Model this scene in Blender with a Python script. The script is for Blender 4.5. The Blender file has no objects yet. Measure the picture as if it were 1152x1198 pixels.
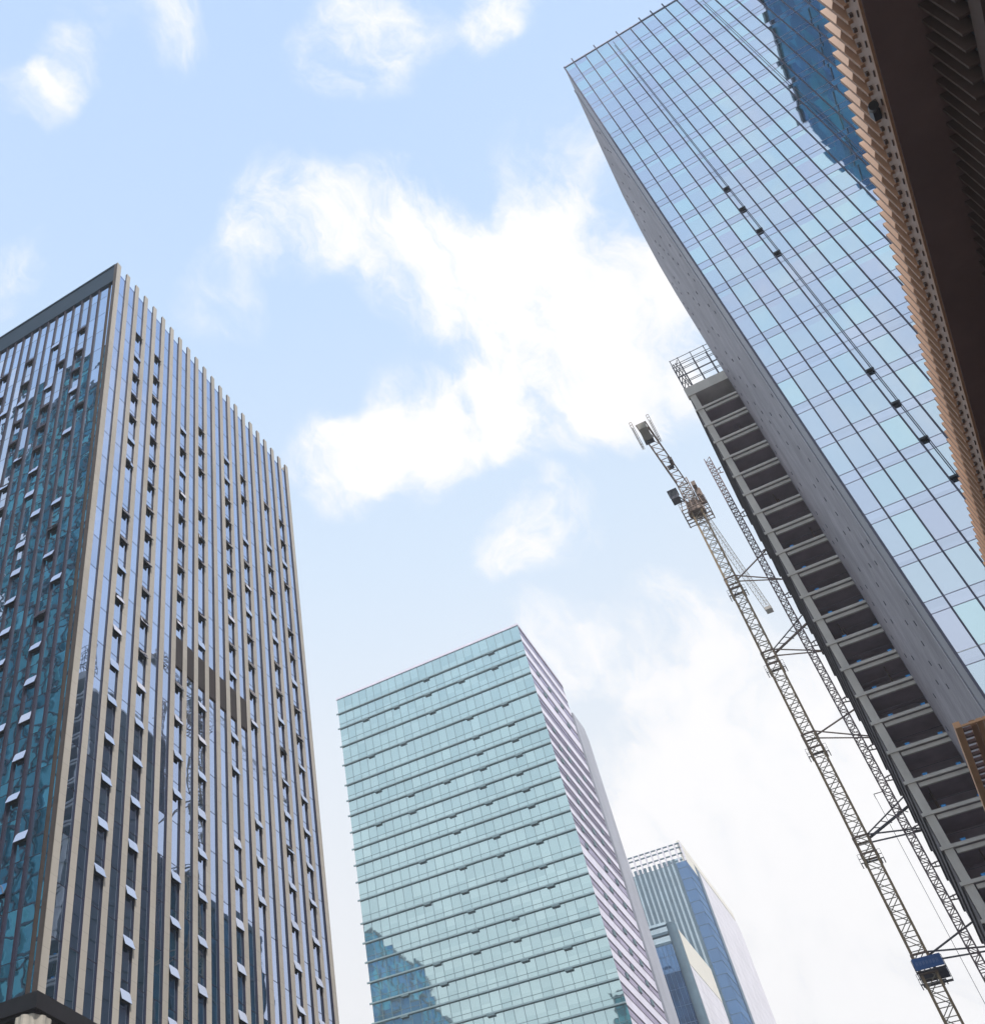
import bpy, math, random
from mathutils import Vector, Matrix
random.seed(7)
sc = bpy.context.scene
col = sc.collection
R_ = math.radians

# ------------------------------------------------------------------ camera
cam_d = bpy.data.cameras.new("camera")
cam = bpy.data.objects.new("camera", cam_d)
col.objects.link(cam)
fwd = Vector((-0.36831672, 0.55818793, 0.74348438)).normalized()
rgt = Vector((0.82772327, 0.56102563, -0.0111548)).normalized()
upv = rgt.cross(fwd).normalized()
rgt = fwd.cross(upv).normalized()
cam.matrix_world = Matrix(((rgt.x, upv.x, -fwd.x, 0), (rgt.y, upv.y, -fwd.y, 0), (rgt.z, upv.z, -fwd.z, 1.6), (0, 0, 0, 1)))
cam_d.sensor_width = 36.0
cam_d.lens = 36.0 * 1288.26 / 1198.0
cam_d.shift_x = 323.0 / 1198.0
cam_d.clip_end = 6000
cam_d.clip_start = 0.1
sc.camera = cam

# ------------------------------------------------------------------ sky, sun, exposure
sc.view_settings.view_transform = 'Standard'
sc.view_settings.look = 'None'
sc.view_settings.exposure = 0.05
sc.view_settings.gamma = 1.0
sc.view_settings.use_curve_mapping = False
SUN = Vector((0.39, -0.38, 0.84)).normalized()      # direction towards the sun: high, behind the viewer to the right

world = bpy.data.worlds.new("World")
sc.world = world
world.use_nodes = True
W = world.node_tree
W.nodes.clear()


def nd(tree, typ, **kw):
    n = tree.nodes.new(typ)
    for k, v in kw.items():
        setattr(n, k, v)
    return n


def setin(tree, sock, v):
    if hasattr(v, 'is_linked') or isinstance(v, bpy.types.NodeSocket):
        tree.links.new(v, sock)
    else:
        sock.default_value = v


def mth(tree, op, a, b=None, clamp=False):
    n = nd(tree, 'ShaderNodeMath', operation=op, use_clamp=clamp)
    setin(tree, n.inputs[0], a)
    if b is not None:
        setin(tree, n.inputs[1], b)
    return n.outputs[0]


def vmt(tree, op, a, b=None):
    n = nd(tree, 'ShaderNodeVectorMath', operation=op)
    setin(tree, n.inputs[0], a)
    if b is not None:
        if op == 'SCALE':
            setin(tree, n.inputs['Scale'], b)
        else:
            setin(tree, n.inputs[1], b)
    return n.outputs['Value'] if op == 'DOT_PRODUCT' else n.outputs['Vector']


def mixc(tree, f, a, b):
    n = nd(tree, 'ShaderNodeMix', data_type='RGBA')
    setin(tree, n.inputs[0], f)
    setin(tree, n.inputs[6], a)
    setin(tree, n.inputs[7], b)
    return n.outputs[2]


def build_sky():
    T = W
    out = nd(T, 'ShaderNodeOutputWorld')
    bg = nd(T, 'ShaderNodeBackground')
    bg.inputs['Strength'].default_value = 0.1
    T.links.new(bg.outputs[0], out.inputs[0])
    tc = nd(T, 'ShaderNodeTexCoord')
    d = vmt(T, 'NORMALIZE', tc.outputs['Generated'])
    sky = nd(T, 'ShaderNodeTexSky', sky_type='NISHITA')
    sky.sun_disc = False
    sky.sun_elevation = math.asin(SUN.z)
    sky.sun_rotation = math.atan2(SUN.x, SUN.y)
    sky.dust_density = 2.5
    sep = nd(T, 'ShaderNodeSeparateXYZ')
    T.links.new(d, sep.inputs[0])
    rmp = nd(T, 'ShaderNodeValToRGB')
    cr = rmp.color_ramp
    pts = [(0.0, (.97, .965, .975)), (.40, (.97, .97, .98)), (.58, (.85, .92, 1.0)), (.70, (.72, .862, 1.03)), (.85, (.58, .768, 1.03)), (1.0, (.48, .68, 1.02))]
    cr.elements[0].position, cr.elements[0].color = pts[0][0], (*pts[0][1], 1)
    cr.elements[1].position, cr.elements[1].color = pts[-1][0], (*pts[-1][1], 1)
    for p, c in pts[1:-1]:
        e = cr.elements.new(p)
        e.color = (*c, 1)
    T.links.new(sep.outputs['Z'], rmp.inputs[0])
    haze = vmt(T, 'SCALE', rmp.outputs[0], 10.7)
    base = mixc(T, 0.88, sky.outputs[0], haze)
    # clouds: broad soft patches around fixed directions of the sky, broken up by fractal noise
    blobs = [(-.112, .496, .862, 4.2, .95), (-.079, .538, .839, 3.4, .75), (-.141, .616, .775, 3.2, .7), (-.015, .565, .822, 4.8, 1.25), (.0, .62, .78, 4.8, 1.25), (-.08, .63, .775, 4.2, .8),
             (-.185, .60, .78, 4.2, .72), (-.248, .592, .765, 3.4, .75), (-.19, .425, .884, 3.2, .72), (-.057, .338, .939, 3.2, .75),
             (.028, .373, .928, 2.2, .7), (-.321, .202, .925, 1.6, .42), (-.291, .197, .936, 1.6, .42), (-.256, .193, .947, 1.5, .42), (-.13, .707, .695, 2.6, .8), (-.271, .439, .857, 3.2, .36),
             (.032, .498, .867, 3.2, .5), (-.07, .796, .601, 3.8, .62), (-.157, .771, .617, 2.8, .6), (-.407, .314, .857, 2.4, .5),
             (-.214, .242, .946, 2.3, .45), (-.06, .87, .47, 8.5, 1.25), (-.06, .93, .37, 11.0, 1.5),
             (.55, .35, .76, 14, .8), (.3, -.6, .74, 16, .5), (-.5, -.5, .70, 13, .7), (.6, -.3, .73, 12, .55), (-.75, .2, .63, 12, .6)]
    warp = nd(T, 'ShaderNodeTexNoise')
    warp.inputs['Scale'].default_value = 7.0
    warp.inputs['Detail'].default_value = 7.0
    T.links.new(d, warp.inputs['Vector'])
    wv = vmt(T, 'SCALE', vmt(T, 'SUBTRACT', warp.outputs['Color'], (.5, .5, .5)), 0.15)
    dw = vmt(T, 'NORMALIZE', vmt(T, 'ADD', d, wv))
    acc = None
    for x, y, z, r, s in blobs:
        v = Vector((x, y, z)).normalized()
        dot = vmt(T, 'DOT_PRODUCT', dw, tuple(v))
        mr = nd(T, 'ShaderNodeMapRange', interpolation_type='SMOOTHSTEP')
        T.links.new(dot, mr.inputs['Value'])
        mr.inputs['From Min'].default_value = math.cos(R_(r * 1.2))
        mr.inputs['From Max'].default_value = 1.0
        mr.inputs['To Max'].default_value = s
        acc = mr.outputs[0] if acc is None else mth(T, 'ADD', acc, mr.outputs[0])
    acc = mth(T, 'MINIMUM', acc, 1.25)
    sq = nd(T, 'ShaderNodeMapping')
    sq.inputs['Rotation'].default_value = (0, 0, R_(118))
    sq.inputs['Scale'].default_value = (1.0, .55, .8)
    T.links.new(dw, sq.inputs['Vector'])
    n1 = nd(T, 'ShaderNodeTexNoise')
    n1.inputs['Scale'].default_value = 23.0
    n1.inputs['Detail'].default_value = 9.0
    n1.inputs['Roughness'].default_value = 0.62
    T.links.new(sq.outputs[0], n1.inputs['Vector'])
    lift = mth(T, 'MULTIPLY', mth(T, 'SUBTRACT', n1.outputs['Fac'], 0.53), 4.0)
    den = mth(T, 'ADD', acc, mth(T, 'MULTIPLY', lift, mth(T, 'ADD', mth(T, 'MULTIPLY', mth(T, 'MINIMUM', acc, .7), .95), .07)))
    cm = nd(T, 'ShaderNodeMapRange', interpolation_type='SMOOTHSTEP')
    T.links.new(den, cm.inputs['Value'])
    cm.inputs['From Min'].default_value = 0.06
    cm.inputs['From Max'].default_value = 1.25
    cloud = (10.6, 10.5, 10.55, 1)
    res = mixc(T, cm.outputs[0], base, cloud)
    T.links.new(res, bg.inputs['Color'])


build_sky()
sd = bpy.data.lights.new("sun", 'SUN')
sd.energy = 4.0
sd.angle = R_(1.5)
sd.color = (1.0, .955, .89)
so = bpy.data.objects.new("sun", sd)
col.objects.link(so)
so.rotation_euler = SUN.to_track_quat('Z', 'Y').to_euler()

# ------------------------------------------------------------------ helpers
def empty(name, loc, label=None, cat=None, group=None):
    o = bpy.data.objects.new(name, None)
    o.location = loc
    o.empty_display_size = 1.0
    col.objects.link(o)
    tag(o, label, cat, group)
    return o


def tag(o, label=None, cat=None, group=None, kind=None):
    if label: o['label'] = label
    if cat: o['category'] = cat
    if group: o['group'] = group
    if kind: o['kind'] = kind
    return o


class MB:
    def __init__(s):
        s.v = []; s.f = []; s.m = []

    def add(s, vs, fs, m=0):
        o = len(s.v)
        s.v += [tuple(v) for v in vs]
        for f in fs:
            s.f.append(tuple(i + o for i in f)); s.m.append(m)
        return s

    def box(s, x0, x1, y0, y1, z0, z1, m=0):
        vs = [(x0, y0, z0), (x1, y0, z0), (x1, y1, z0), (x0, y1, z0), (x0, y0, z1), (x1, y0, z1), (x1, y1, z1), (x0, y1, z1)]
        return s.add(vs, [(0, 3, 2, 1), (4, 5, 6, 7), (0, 1, 5, 4), (1, 2, 6, 5), (2, 3, 7, 6), (3, 0, 4, 7)], m)

    def prism(s, ring, axis_vec, m=0):
        n = len(ring)
        a = Vector(axis_vec)
        vs = [Vector(p) for p in ring] + [Vector(p) + a for p in ring]
        fs = [tuple(range(n - 1, -1, -1)), tuple(range(n, 2 * n))]
        fs += [(i, (i + 1) % n, n + (i + 1) % n, n + i) for i in range(n)]
        return s.add(vs, fs, m)

    def bar(s, p, q, w, h=None, m=0):
        h = h or w
        p = Vector(p); q = Vector(q)
        d = (q - p).normalized()
        a = d.cross(Vector((0, 0, 1)) if abs(d.z) < .95 else Vector((0, 1, 0))).normalized()
        b = a.cross(d).normalized()
        a *= w / 2; b *= h / 2
        vs = [p - a - b, p + a - b, p + a + b, p - a + b, q - a - b, q + a - b, q + a + b, q - a + b]
        return s.add(vs, [(0, 3, 2, 1), (4, 5, 6, 7), (0, 1, 5, 4), (1, 2, 6, 5), (2, 3, 7, 6), (3, 0, 4, 7)], m)

    def cyl(s, p, q, r, n=12, m=0):
        p = Vector(p); q = Vector(q)
        d = (q - p).normalized()
        a = d.cross(Vector((0, 0, 1)) if abs(d.z) < .95 else Vector((0, 1, 0))).normalized()
        b = a.cross(d).normalized()
        ring = [p + (a * math.cos(t) + b * math.sin(t)) * r for t in [2 * math.pi * i / n for i in range(n)]]
        return s.prism(ring, q - p, m)

    def build(s, name, mats, parent=None):
        me = bpy.data.meshes.new(name)
        base = parent.location if parent is not None else Vector((0, 0, 0))
        p = parent
        while p is not None and p.parent is not None:
            p = p.parent
            base = base + p.location
        me.from_pydata([(v[0] - base[0], v[1] - base[1], v[2] - base[2]) for v in s.v], [], s.f)
        if not isinstance(mats, (list, tuple)): mats = [mats]
        for m in mats: me.materials.append(m)
        me.polygons.foreach_set('material_index', s.m)
        me.update()
        o = bpy.data.objects.new(name, me)
        col.objects.link(o)
        if parent is not None: o.parent = parent
        return o


def bx(name, m, parent, *a):
    return MB().box(*a).build(name, m, parent)


def mat(name, color, rough=.6, metal=0.0, ns=1.0, amt=.15, stretch=(1, 1, 1), bump=0.0, spec=.4):
    """a surface with broad and fine uneven tone"""
    m = bpy.data.materials.new(name)
    m.use_nodes = True
    T = m.node_tree
    b = T.nodes['Principled BSDF']
    tc = nd(T, 'ShaderNodeNewGeometry')
    mp = nd(T, 'ShaderNodeMapping')
    mp.inputs['Scale'].default_value = stretch
    T.links.new(tc.outputs['Position'], mp.inputs['Vector'])
    n = nd(T, 'ShaderNodeTexNoise')
    n.inputs['Scale'].default_value = ns
    n.inputs['Detail'].default_value = 6
    n.inputs['Roughness'].default_value = .6
    T.links.new(mp.outputs[0], n.inputs['Vector'])
    f = mth(T, 'ADD', mth(T, 'MULTIPLY', mth(T, 'SUBTRACT', n.outputs['Fac'], .5), 2 * amt * 2), 1.0)
    c = vmt(T, 'SCALE', tuple(color), f)
    T.links.new(c, b.inputs['Base Color'])
    b.inputs['Roughness'].default_value = rough
    b.inputs['Metallic'].default_value = metal
    b.inputs['Specular IOR Level'].default_value = spec
    if bump:
        bp = nd(T, 'ShaderNodeBump')
        bp.inputs['Strength'].default_value = bump
        bp.inputs['Distance'].default_value = .05
        T.links.new(n.outputs['Fac'], bp.inputs['Height'])
        T.links.new(bp.outputs[0], b.inputs['Normal'])
    return m


def glass(name, tint, base, fac=.8, axis='X', u0=0., du=1.5, v0=0., dv=4., tilt=.004, wob=.004, var=.12, rough=.015, tint2=None, wscale=.5, dark2=None):
    """coated curtain-wall glass: each pane slightly out of true and of its own tone"""
    m = bpy.data.materials.new(name)
    m.use_nodes = True
    T = m.node_tree
    T.nodes.clear()
    out = nd(T, 'ShaderNodeOutputMaterial')
    g = nd(T, 'ShaderNodeNewGeometry')
    sp = nd(T, 'ShaderNodeSeparateXYZ')
    T.links.new(g.outputs['Position'], sp.inputs[0])
    u = mth(T, 'FLOOR', mth(T, 'DIVIDE', mth(T, 'SUBTRACT', sp.outputs[axis], u0), du))
    v = mth(T, 'FLOOR', mth(T, 'DIVIDE', mth(T, 'SUBTRACT', sp.outputs['Z'], v0), dv))
    cb = nd(T, 'ShaderNodeCombineXYZ')
    T.links.new(u, cb.inputs[0]); T.links.new(v, cb.inputs[1])
    cb.inputs[2].default_value = random.uniform(0, 50)
    wn = nd(T, 'ShaderNodeTexWhiteNoise', noise_dimensions='3D')
    T.links.new(cb.outputs[0], wn.inputs['Vector'])
    tv = vmt(T, 'SCALE', vmt(T, 'SUBTRACT', wn.outputs['Color'], (.5, .5, .5)), tilt * 2)
    no = nd(T, 'ShaderNodeTexNoise')
    no.inputs['Scale'].default_value = wscale
    no.inputs['Detail'].default_value = 2
    T.links.new(vmt(T, 'ADD', g.outputs['Position'], vmt(T, 'SCALE', wn.outputs['Color'], 30.0)), no.inputs['Vector'])
    wv = vmt(T, 'SCALE', vmt(T, 'SUBTRACT', no.outputs['Color'], (.5, .5, .5)), wob * 2)
    nrm = vmt(T, 'NORMALIZE', vmt(T, 'ADD', g.outputs['Normal'], vmt(T, 'ADD', tv, wv)))
    lo = tuple(c * (1 - var) for c in tint)
    c = mixc(T, wn.outputs['Value'], (*lo, 1), (*(tint2 or tint), 1))
    dirt = nd(T, 'ShaderNodeTexNoise')
    dirt.inputs['Scale'].default_value = .07
    dirt.inputs['Detail'].default_value = 5
    T.links.new(g.outputs['Position'], dirt.inputs['Vector'])
    c = vmt(T, 'SCALE', c, mth(T, 'ADD', mth(T, 'MULTIPLY', dirt.outputs['Fac'], .16), .92))
    gl = nd(T, 'ShaderNodeBsdfGlossy')
    gl.inputs['Roughness'].default_value = rough
    T.links.new(c, gl.inputs['Color']); T.links.new(nrm, gl.inputs['Normal'])
    df = nd(T, 'ShaderNodeBsdfDiffuse')
    wn2 = nd(T, 'ShaderNodeTexWhiteNoise', noise_dimensions='3D')
    T.links.new(vmt(T, 'ADD', cb.outputs[0], (3.3, 7.7, 1.1)), wn2.inputs['Vector'])
    T.links.new(mixc(T, mth(T, 'POWER', wn2.outputs['Value'], 2.0), (*base, 1), (*(dark2 or tuple(b * 2 for b in base)), 1)), df.inputs['Color'])
    mx = nd(T, 'ShaderNodeMixShader')
    lw = nd(T, 'ShaderNodeLayerWeight')
    lw.inputs['Blend'].default_value = .35
    f = mth(T, 'ADD', mth(T, 'MULTIPLY', lw.outputs['Fresnel'], 1 - fac), fac, True)
    T.links.new(f, mx.inputs[0])
    T.links.new(df.outputs[0], mx.inputs[1]); T.links.new(gl.outputs[0], mx.inputs[2])
    T.links.new(mx.outputs[0], out.inputs[0])
    return m


def cladding(name, c1, c2, mortar, axis='Y', bw=1.2, bh=.6, ms=.02, rough=.6, off=.5, spec=.3, mott=.5):
    """stone or panel cladding laid in courses"""
    m = bpy.data.materials.new(name)
    m.use_nodes = True
    T = m.node_tree
    b = T.nodes['Principled BSDF']
    g = nd(T, 'ShaderNodeNewGeometry')
    sp = nd(T, 'ShaderNodeSeparateXYZ')
    T.links.new(g.outputs['Position'], sp.inputs[0])
    cb = nd(T, 'ShaderNodeCombineXYZ')
    T.links.new(sp.outputs[axis], cb.inputs[0]); T.links.new(sp.outputs['Z'], cb.inputs[1])
    br = nd(T, 'ShaderNodeTexBrick')
    br.offset = off
    br.inputs['Color1'].default_value = (*c1, 1)
    br.inputs['Color2'].default_value = (*c2, 1)
    br.inputs['Mortar'].default_value = (*mortar, 1)
    br.inputs['Scale'].default_value = 1.0
    br.inputs['Mortar Size'].default_value = ms
    br.inputs['Brick Width'].default_value = bw
    br.inputs['Row Height'].default_value = bh
    T.links.new(cb.outputs[0], br.inputs['Vector'])
    n = nd(T, 'ShaderNodeTexNoise')
    n.inputs['Scale'].default_value = .35
    n.inputs['Detail'].default_value = 8
    mp = nd(T, 'ShaderNodeMapping')
    mp.inputs['Scale'].default_value = (1, 1, .25)
    T.links.new(g.outputs['Position'], mp.inputs['Vector'])
    T.links.new(mp.outputs[0], n.inputs['Vector'])
    c = vmt(T, 'SCALE', br.outputs['Color'], mth(T, 'ADD', mth(T, 'MULTIPLY', n.outputs['Fac'], mott), 1 - mott / 2))
    T.links.new(c, b.inputs['Base Color'])
    b.inputs['Roughness'].default_value = rough
    b.inputs['Specular IOR Level'].default_value = spec
    return m


# ------------------------------------------------------------------ materials
M = {}
M['asphalt'] = mat('asphalt', (.05, .05, .052), .9, ns=3, amt=.2)
M['paving'] = mat('paving', (.26, .25, .24), .85, ns=2, amt=.15)
M['soil'] = mat('soil', (.16, .15, .13), .95, ns=.2, amt=.25)
M['paint'] = mat('road_paint', (.75, .75, .72), .7, ns=3, amt=.1)
M['beige'] = cladding('beige_stone', (.52, .472, .412), (.55, .50, .44), (.36, .325, .29), 'Y', 40, 1.17, .012)
M['bronze'] = mat('bronze_metal', (.022, .018, .040), .7, .0, ns=.8, amt=.2)
M['bronze_dark'] = mat('dark_bronze_metal', (.070, .055, .052), .65, .0, ns=.6, amt=.2)
M['roofband'] = mat('blue_grey_louvre', (.010, .038, .075), .7, .0, ns=.5, amt=.2, stretch=(1, 1, 8))
M['canopy_dark'] = mat('black_metal_fascia', (.022, .020, .024), .45, .2, ns=1, amt=.2)
M['louvre'] = mat('brown_louvre', (.075, .058, .055), .55, .2, ns=2, amt=.25, stretch=(1, 1, 6))
M['stone_column'] = mat('beige_column_stone', (.46, .42, .36), .7, ns=1.2, amt=.12)
GR = dict(axis='Y', u0=46.25, du=1.7025, v0=100.6, dv=3.52)
M['L_right'] = glass('tower_glass_facing_street', (.63, .72, .97), (.012, .075, .13), .74, tilt=.006, wob=.006, var=.12, dark2=(.03, .12, .15), **GR)
M['L_left'] = glass('tower_glass_facing_viewer', (.66, .77, .98), (.012, .08, .13), .76, axis='X', u0=-44.26, du=1.224, v0=100.6, dv=3.40, tilt=.022, wob=.012, var=.15, wscale=.8, dark2=(.03, .10, .13))
M['pane'] = glass('awning_glass', (.82, .82, .93), (.05, .07, .09), .8, axis='Y', tilt=.01, wob=.01, var=.1)
M['opening'] = mat('dark_opening', (.035, .05, .07), .6, ns=1, amt=.3)
M['M_front'] = glass('teal_glass', (.56, .755, .79), (.08, .20, .22), .84, axis='X', u0=-46.6, du=1.97, v0=1.0, dv=4.06, tilt=.005, wob=.004, var=.10, rough=.02, tint2=(.60, .79, .81), dark2=(.22, .32, .33))
M['M_ledge'] = mat('grey_ledge_metal', (.25, .36, .40), .6, .0, ns=1, amt=.15)
M['M_vent'] = mat('slate_vent', (.14, .22, .25), .6)
M['M_line'] = mat('teal_mullion', (.17, .25, .28), .5, .2, ns=1, amt=.15)
M['M_white'] = cladding('lilac_white_panel', (.74, .705, .83), (.77, .735, .85), (.66, .64, .72), 'Y', 2.4, 40, .02, rough=.4)
M['M_side_glass'] = glass('violet_glass', (.62, .57, .70), (.16, .14, .20), .6, axis='Y', u0=194, du=2.4, dv=4, tilt=.006, wob=.004, var=.2)
M['M_rail'] = mat('plum_rail', (.11, .09, .14), .5, .2, ns=1, amt=.2)
M['grey_wall'] = cladding('pale_grey_panel', (.36, .37, .43), (.39, .40, .46), (.30, .31, .36), 'Y', 3, 4, .03, rough=.5)
M['recess'] = mat('blue_recess', (.07, .13, .20), .5, ns=1, amt=.2)
M['vent'] = mat('vent_black', (.03, .035, .045), .5, ns=1, amt=.2)
M['tower_panel'] = glass('blue_tower_panels', (.16, .36, .58), (.012, .05, .12), .12, axis='Y', u0=0, du=3.2, v0=0, dv=4.3, tilt=0, wob=0, var=.5, dark2=(.04, .26, .34))
M['R_glass'] = glass('sky_blue_glass', (.70, .755, .89), (.10, .16, .21), .85, axis='X', u0=10.37, du=1.49, v0=2.85, dv=4.265, tilt=.005, wob=.0015, var=.10, rough=.02, tint2=(.645, .83, .875), dark2=(.26, .40, .42))
M['R_spandrel'] = glass('lilac_spandrel_glass', (.68, .755, .88), (.14, .18, .24), .82, axis='X', u0=10.37, du=1.49, v0=2.85, dv=4.265, tilt=.005, wob=.004, var=.12)
M['R_mull'] = mat('mullion_metal', (.15, .15, .20), .8, 0, ns=1, amt=.2, spec=.1)
M['R_line'] = mat('transom_metal', (.36, .36, .46), .5, .3, ns=1, amt=.2)
M['R_wall'] = cladding('grey_granite', (.26, .243, .275), (.32, .30, .332), (.21, .195, .22), 'Y', .9, 1.42, .03, rough=.6, mott=1.0)
M['R_strip'] = cladding('grey_corner_panel', (.24, .24, .28), (.255, .255, .295), (.19, .19, .22), 'Y', 40, 4.26, .03, rough=.45)
M['anchor'] = mat('wall_anchor_grey', (.12, .12, .142), .7)
M['R_bead'] = mat('pale_metal_bead', (.34, .33, .37), .4, .3, ns=1, amt=.1)
M['white_metal'] = mat('white_metal', (.8, .8, .8), .4, ns=1, amt=.05)
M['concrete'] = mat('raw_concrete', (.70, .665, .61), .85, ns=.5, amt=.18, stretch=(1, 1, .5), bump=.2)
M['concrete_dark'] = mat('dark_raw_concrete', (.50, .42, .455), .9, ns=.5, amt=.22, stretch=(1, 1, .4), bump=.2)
M['concrete_shade'] = mat('shaded_concrete', (.13, .12, .13), .9, ns=.5, amt=.3, stretch=(1, 1, .3), bump=.2)  # raw concrete with the shade of the unlit side put into its colour
M['formwork'] = mat('formwork_ply', (.16, .11, .08), .85, ns=.8, amt=.3)
M['steel'] = mat('grey_steel', (.10, .10, .12), .6, .3, ns=1, amt=.2)
M['crane'] = mat('crane_ochre_paint', (.33, .245, .155), .6, ns=1.5, amt=.25)
M['crane_rust'] = mat('crane_brown_paint', (.27, .20, .165), .65, ns=1.5, amt=.25)
M['crane_brace'] = mat('crane_brace_paint', (.34, .31, .26), .6, ns=1.5, amt=.2)
M['jib'] = mat('hazed_jib_paint', (.50, .47, .43), .6)  # jib colour paled so its far end fades as in haze
M['ballast'] = mat('ballast_concrete', (.36, .34, .30), .85, ns=1, amt=.15)
M['hoist'] = mat('hoist_steel', (.20, .15, .16), .6, .1, ns=1, amt=.2)
M['blue'] = mat('blue_sheet', (.03, .12, .36), .5, ns=1, amt=.2)
M['blue_bright'] = mat('bright_blue_plastic', (.05, .38, .85), .4, ns=2, amt=.15)
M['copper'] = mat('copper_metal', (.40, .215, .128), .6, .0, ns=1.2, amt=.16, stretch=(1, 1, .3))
M['copper_shade'] = mat('shaded_brown_copper', (.085, .05, .04), .7, .0, ns=1, amt=.2)  # copper darkened for the shade under the soffit; also the brown beam
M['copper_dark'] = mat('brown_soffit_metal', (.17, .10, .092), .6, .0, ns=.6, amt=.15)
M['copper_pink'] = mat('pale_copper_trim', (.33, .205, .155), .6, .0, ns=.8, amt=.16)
M['bracket'] = mat('bracket_dark', (.11, .075, .06), .6, .0, ns=1, amt=.1)
M['spot_black'] = mat('spot_black', (.008, .008, .01), .5)
M['copper_lit'] = mat('lit_copper', (.66, .37, .21), .6, .0, ns=1.2, amt=.16)  # copper lightened so the canopy looks lit from below
M['shopglass'] = glass('dark_shop_glass', (.32, .38, .48), (.01, .012, .016), .5, axis='Y', du=2, dv=4, tilt=.01, wob=.01)
M['N_glass'] = glass('pale_blue_glass', (.60, .73, .80), (.15, .24, .30), .72, axis='X', u0=-80, du=2.0, dv=4, tilt=.008, wob=.004, var=.15)
M['N_blue'] = glass('deep_blue_glass', (.16, .29, .50), (.03, .09, .20), .66, axis='X', u0=-80, du=2.2, dv=4.2, tilt=.01, wob=.006, var=.2)
M['N_white'] = cladding('white_tile', (.70, .68, .74), (.735, .715, .775), (.50, .48, .56), 'Y', 4.5, 3.6, .09, rough=.5)
M['N_cream'] = mat('cream_parapet', (.74, .71, .64), .7, ns=.2, amt=.06)
M['N_line'] = mat('blue_joint', (.06, .12, .22), .5)
M['N_strip'] = mat('blue_grey_strip', (.08, .14, .19), .6, ns=.5, amt=.2)
M['teal_mirror'] = glass('teal_facade_glass', (.20, .50, .58), (.02, .18, .27), .25, axis='X', u0=0, du=2.4, v0=0, dv=3.6, tilt=.05, wob=.01, var=.75, dark2=(.24, .80, .85))
M['blue_mirror'] = glass('blue_facade_glass', (.16, .36, .58), (.010, .16, .42), .15, axis='Y', u0=0, du=3.0, v0=0, dv=4.0, tilt=.01, wob=.0, var=.6, dark2=(.06, .40, .52))
M['navy_panel'] = glass('navy_tower_panels', (.14, .26, .38), (.008, .03, .05), .15, axis='Y', u0=0, du=3.0, v0=0, dv=4.5, tilt=0, wob=0, var=.6, dark2=(.02, .09, .13))
M['tower_line'] = mat('navy_frame', (.03, .055, .09), .5, ns=.5, amt=.2)

# ------------------------------------------------------------------ ground and street
g = MB().add([(-650, -650, 0), (650, -650, 0), (650, 650, 0), (-650, 650, 0)], [(0, 1, 2, 3)]).build('ground', M['soil'])
tag(g, kind='structure')
r = MB().add([(-26, -600, .004), (-6, -600, .004), (-6, 640, .004), (-26, 640, .004)], [(0, 1, 2, 3)]).build('road', M['asphalt'])
tag(r, kind='structure')
pv = MB().box(-6, 9, -600, 68, 0, .13).box(-41, -26, -600, 640, 0, .13).build('pavement', M['paving'])
tag(pv, kind='structure')
lm = MB()
for i in range(-60, 105):
    lm.add([(-16.1, i * 6, .008), (-15.95, i * 6, .008), (-15.95, i * 6 + 3, .008), (-16.1, i * 6 + 3, .008)], [(0, 1, 2, 3)])
tag(lm.build('road_marking', M['paint']), kind='structure')

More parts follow.
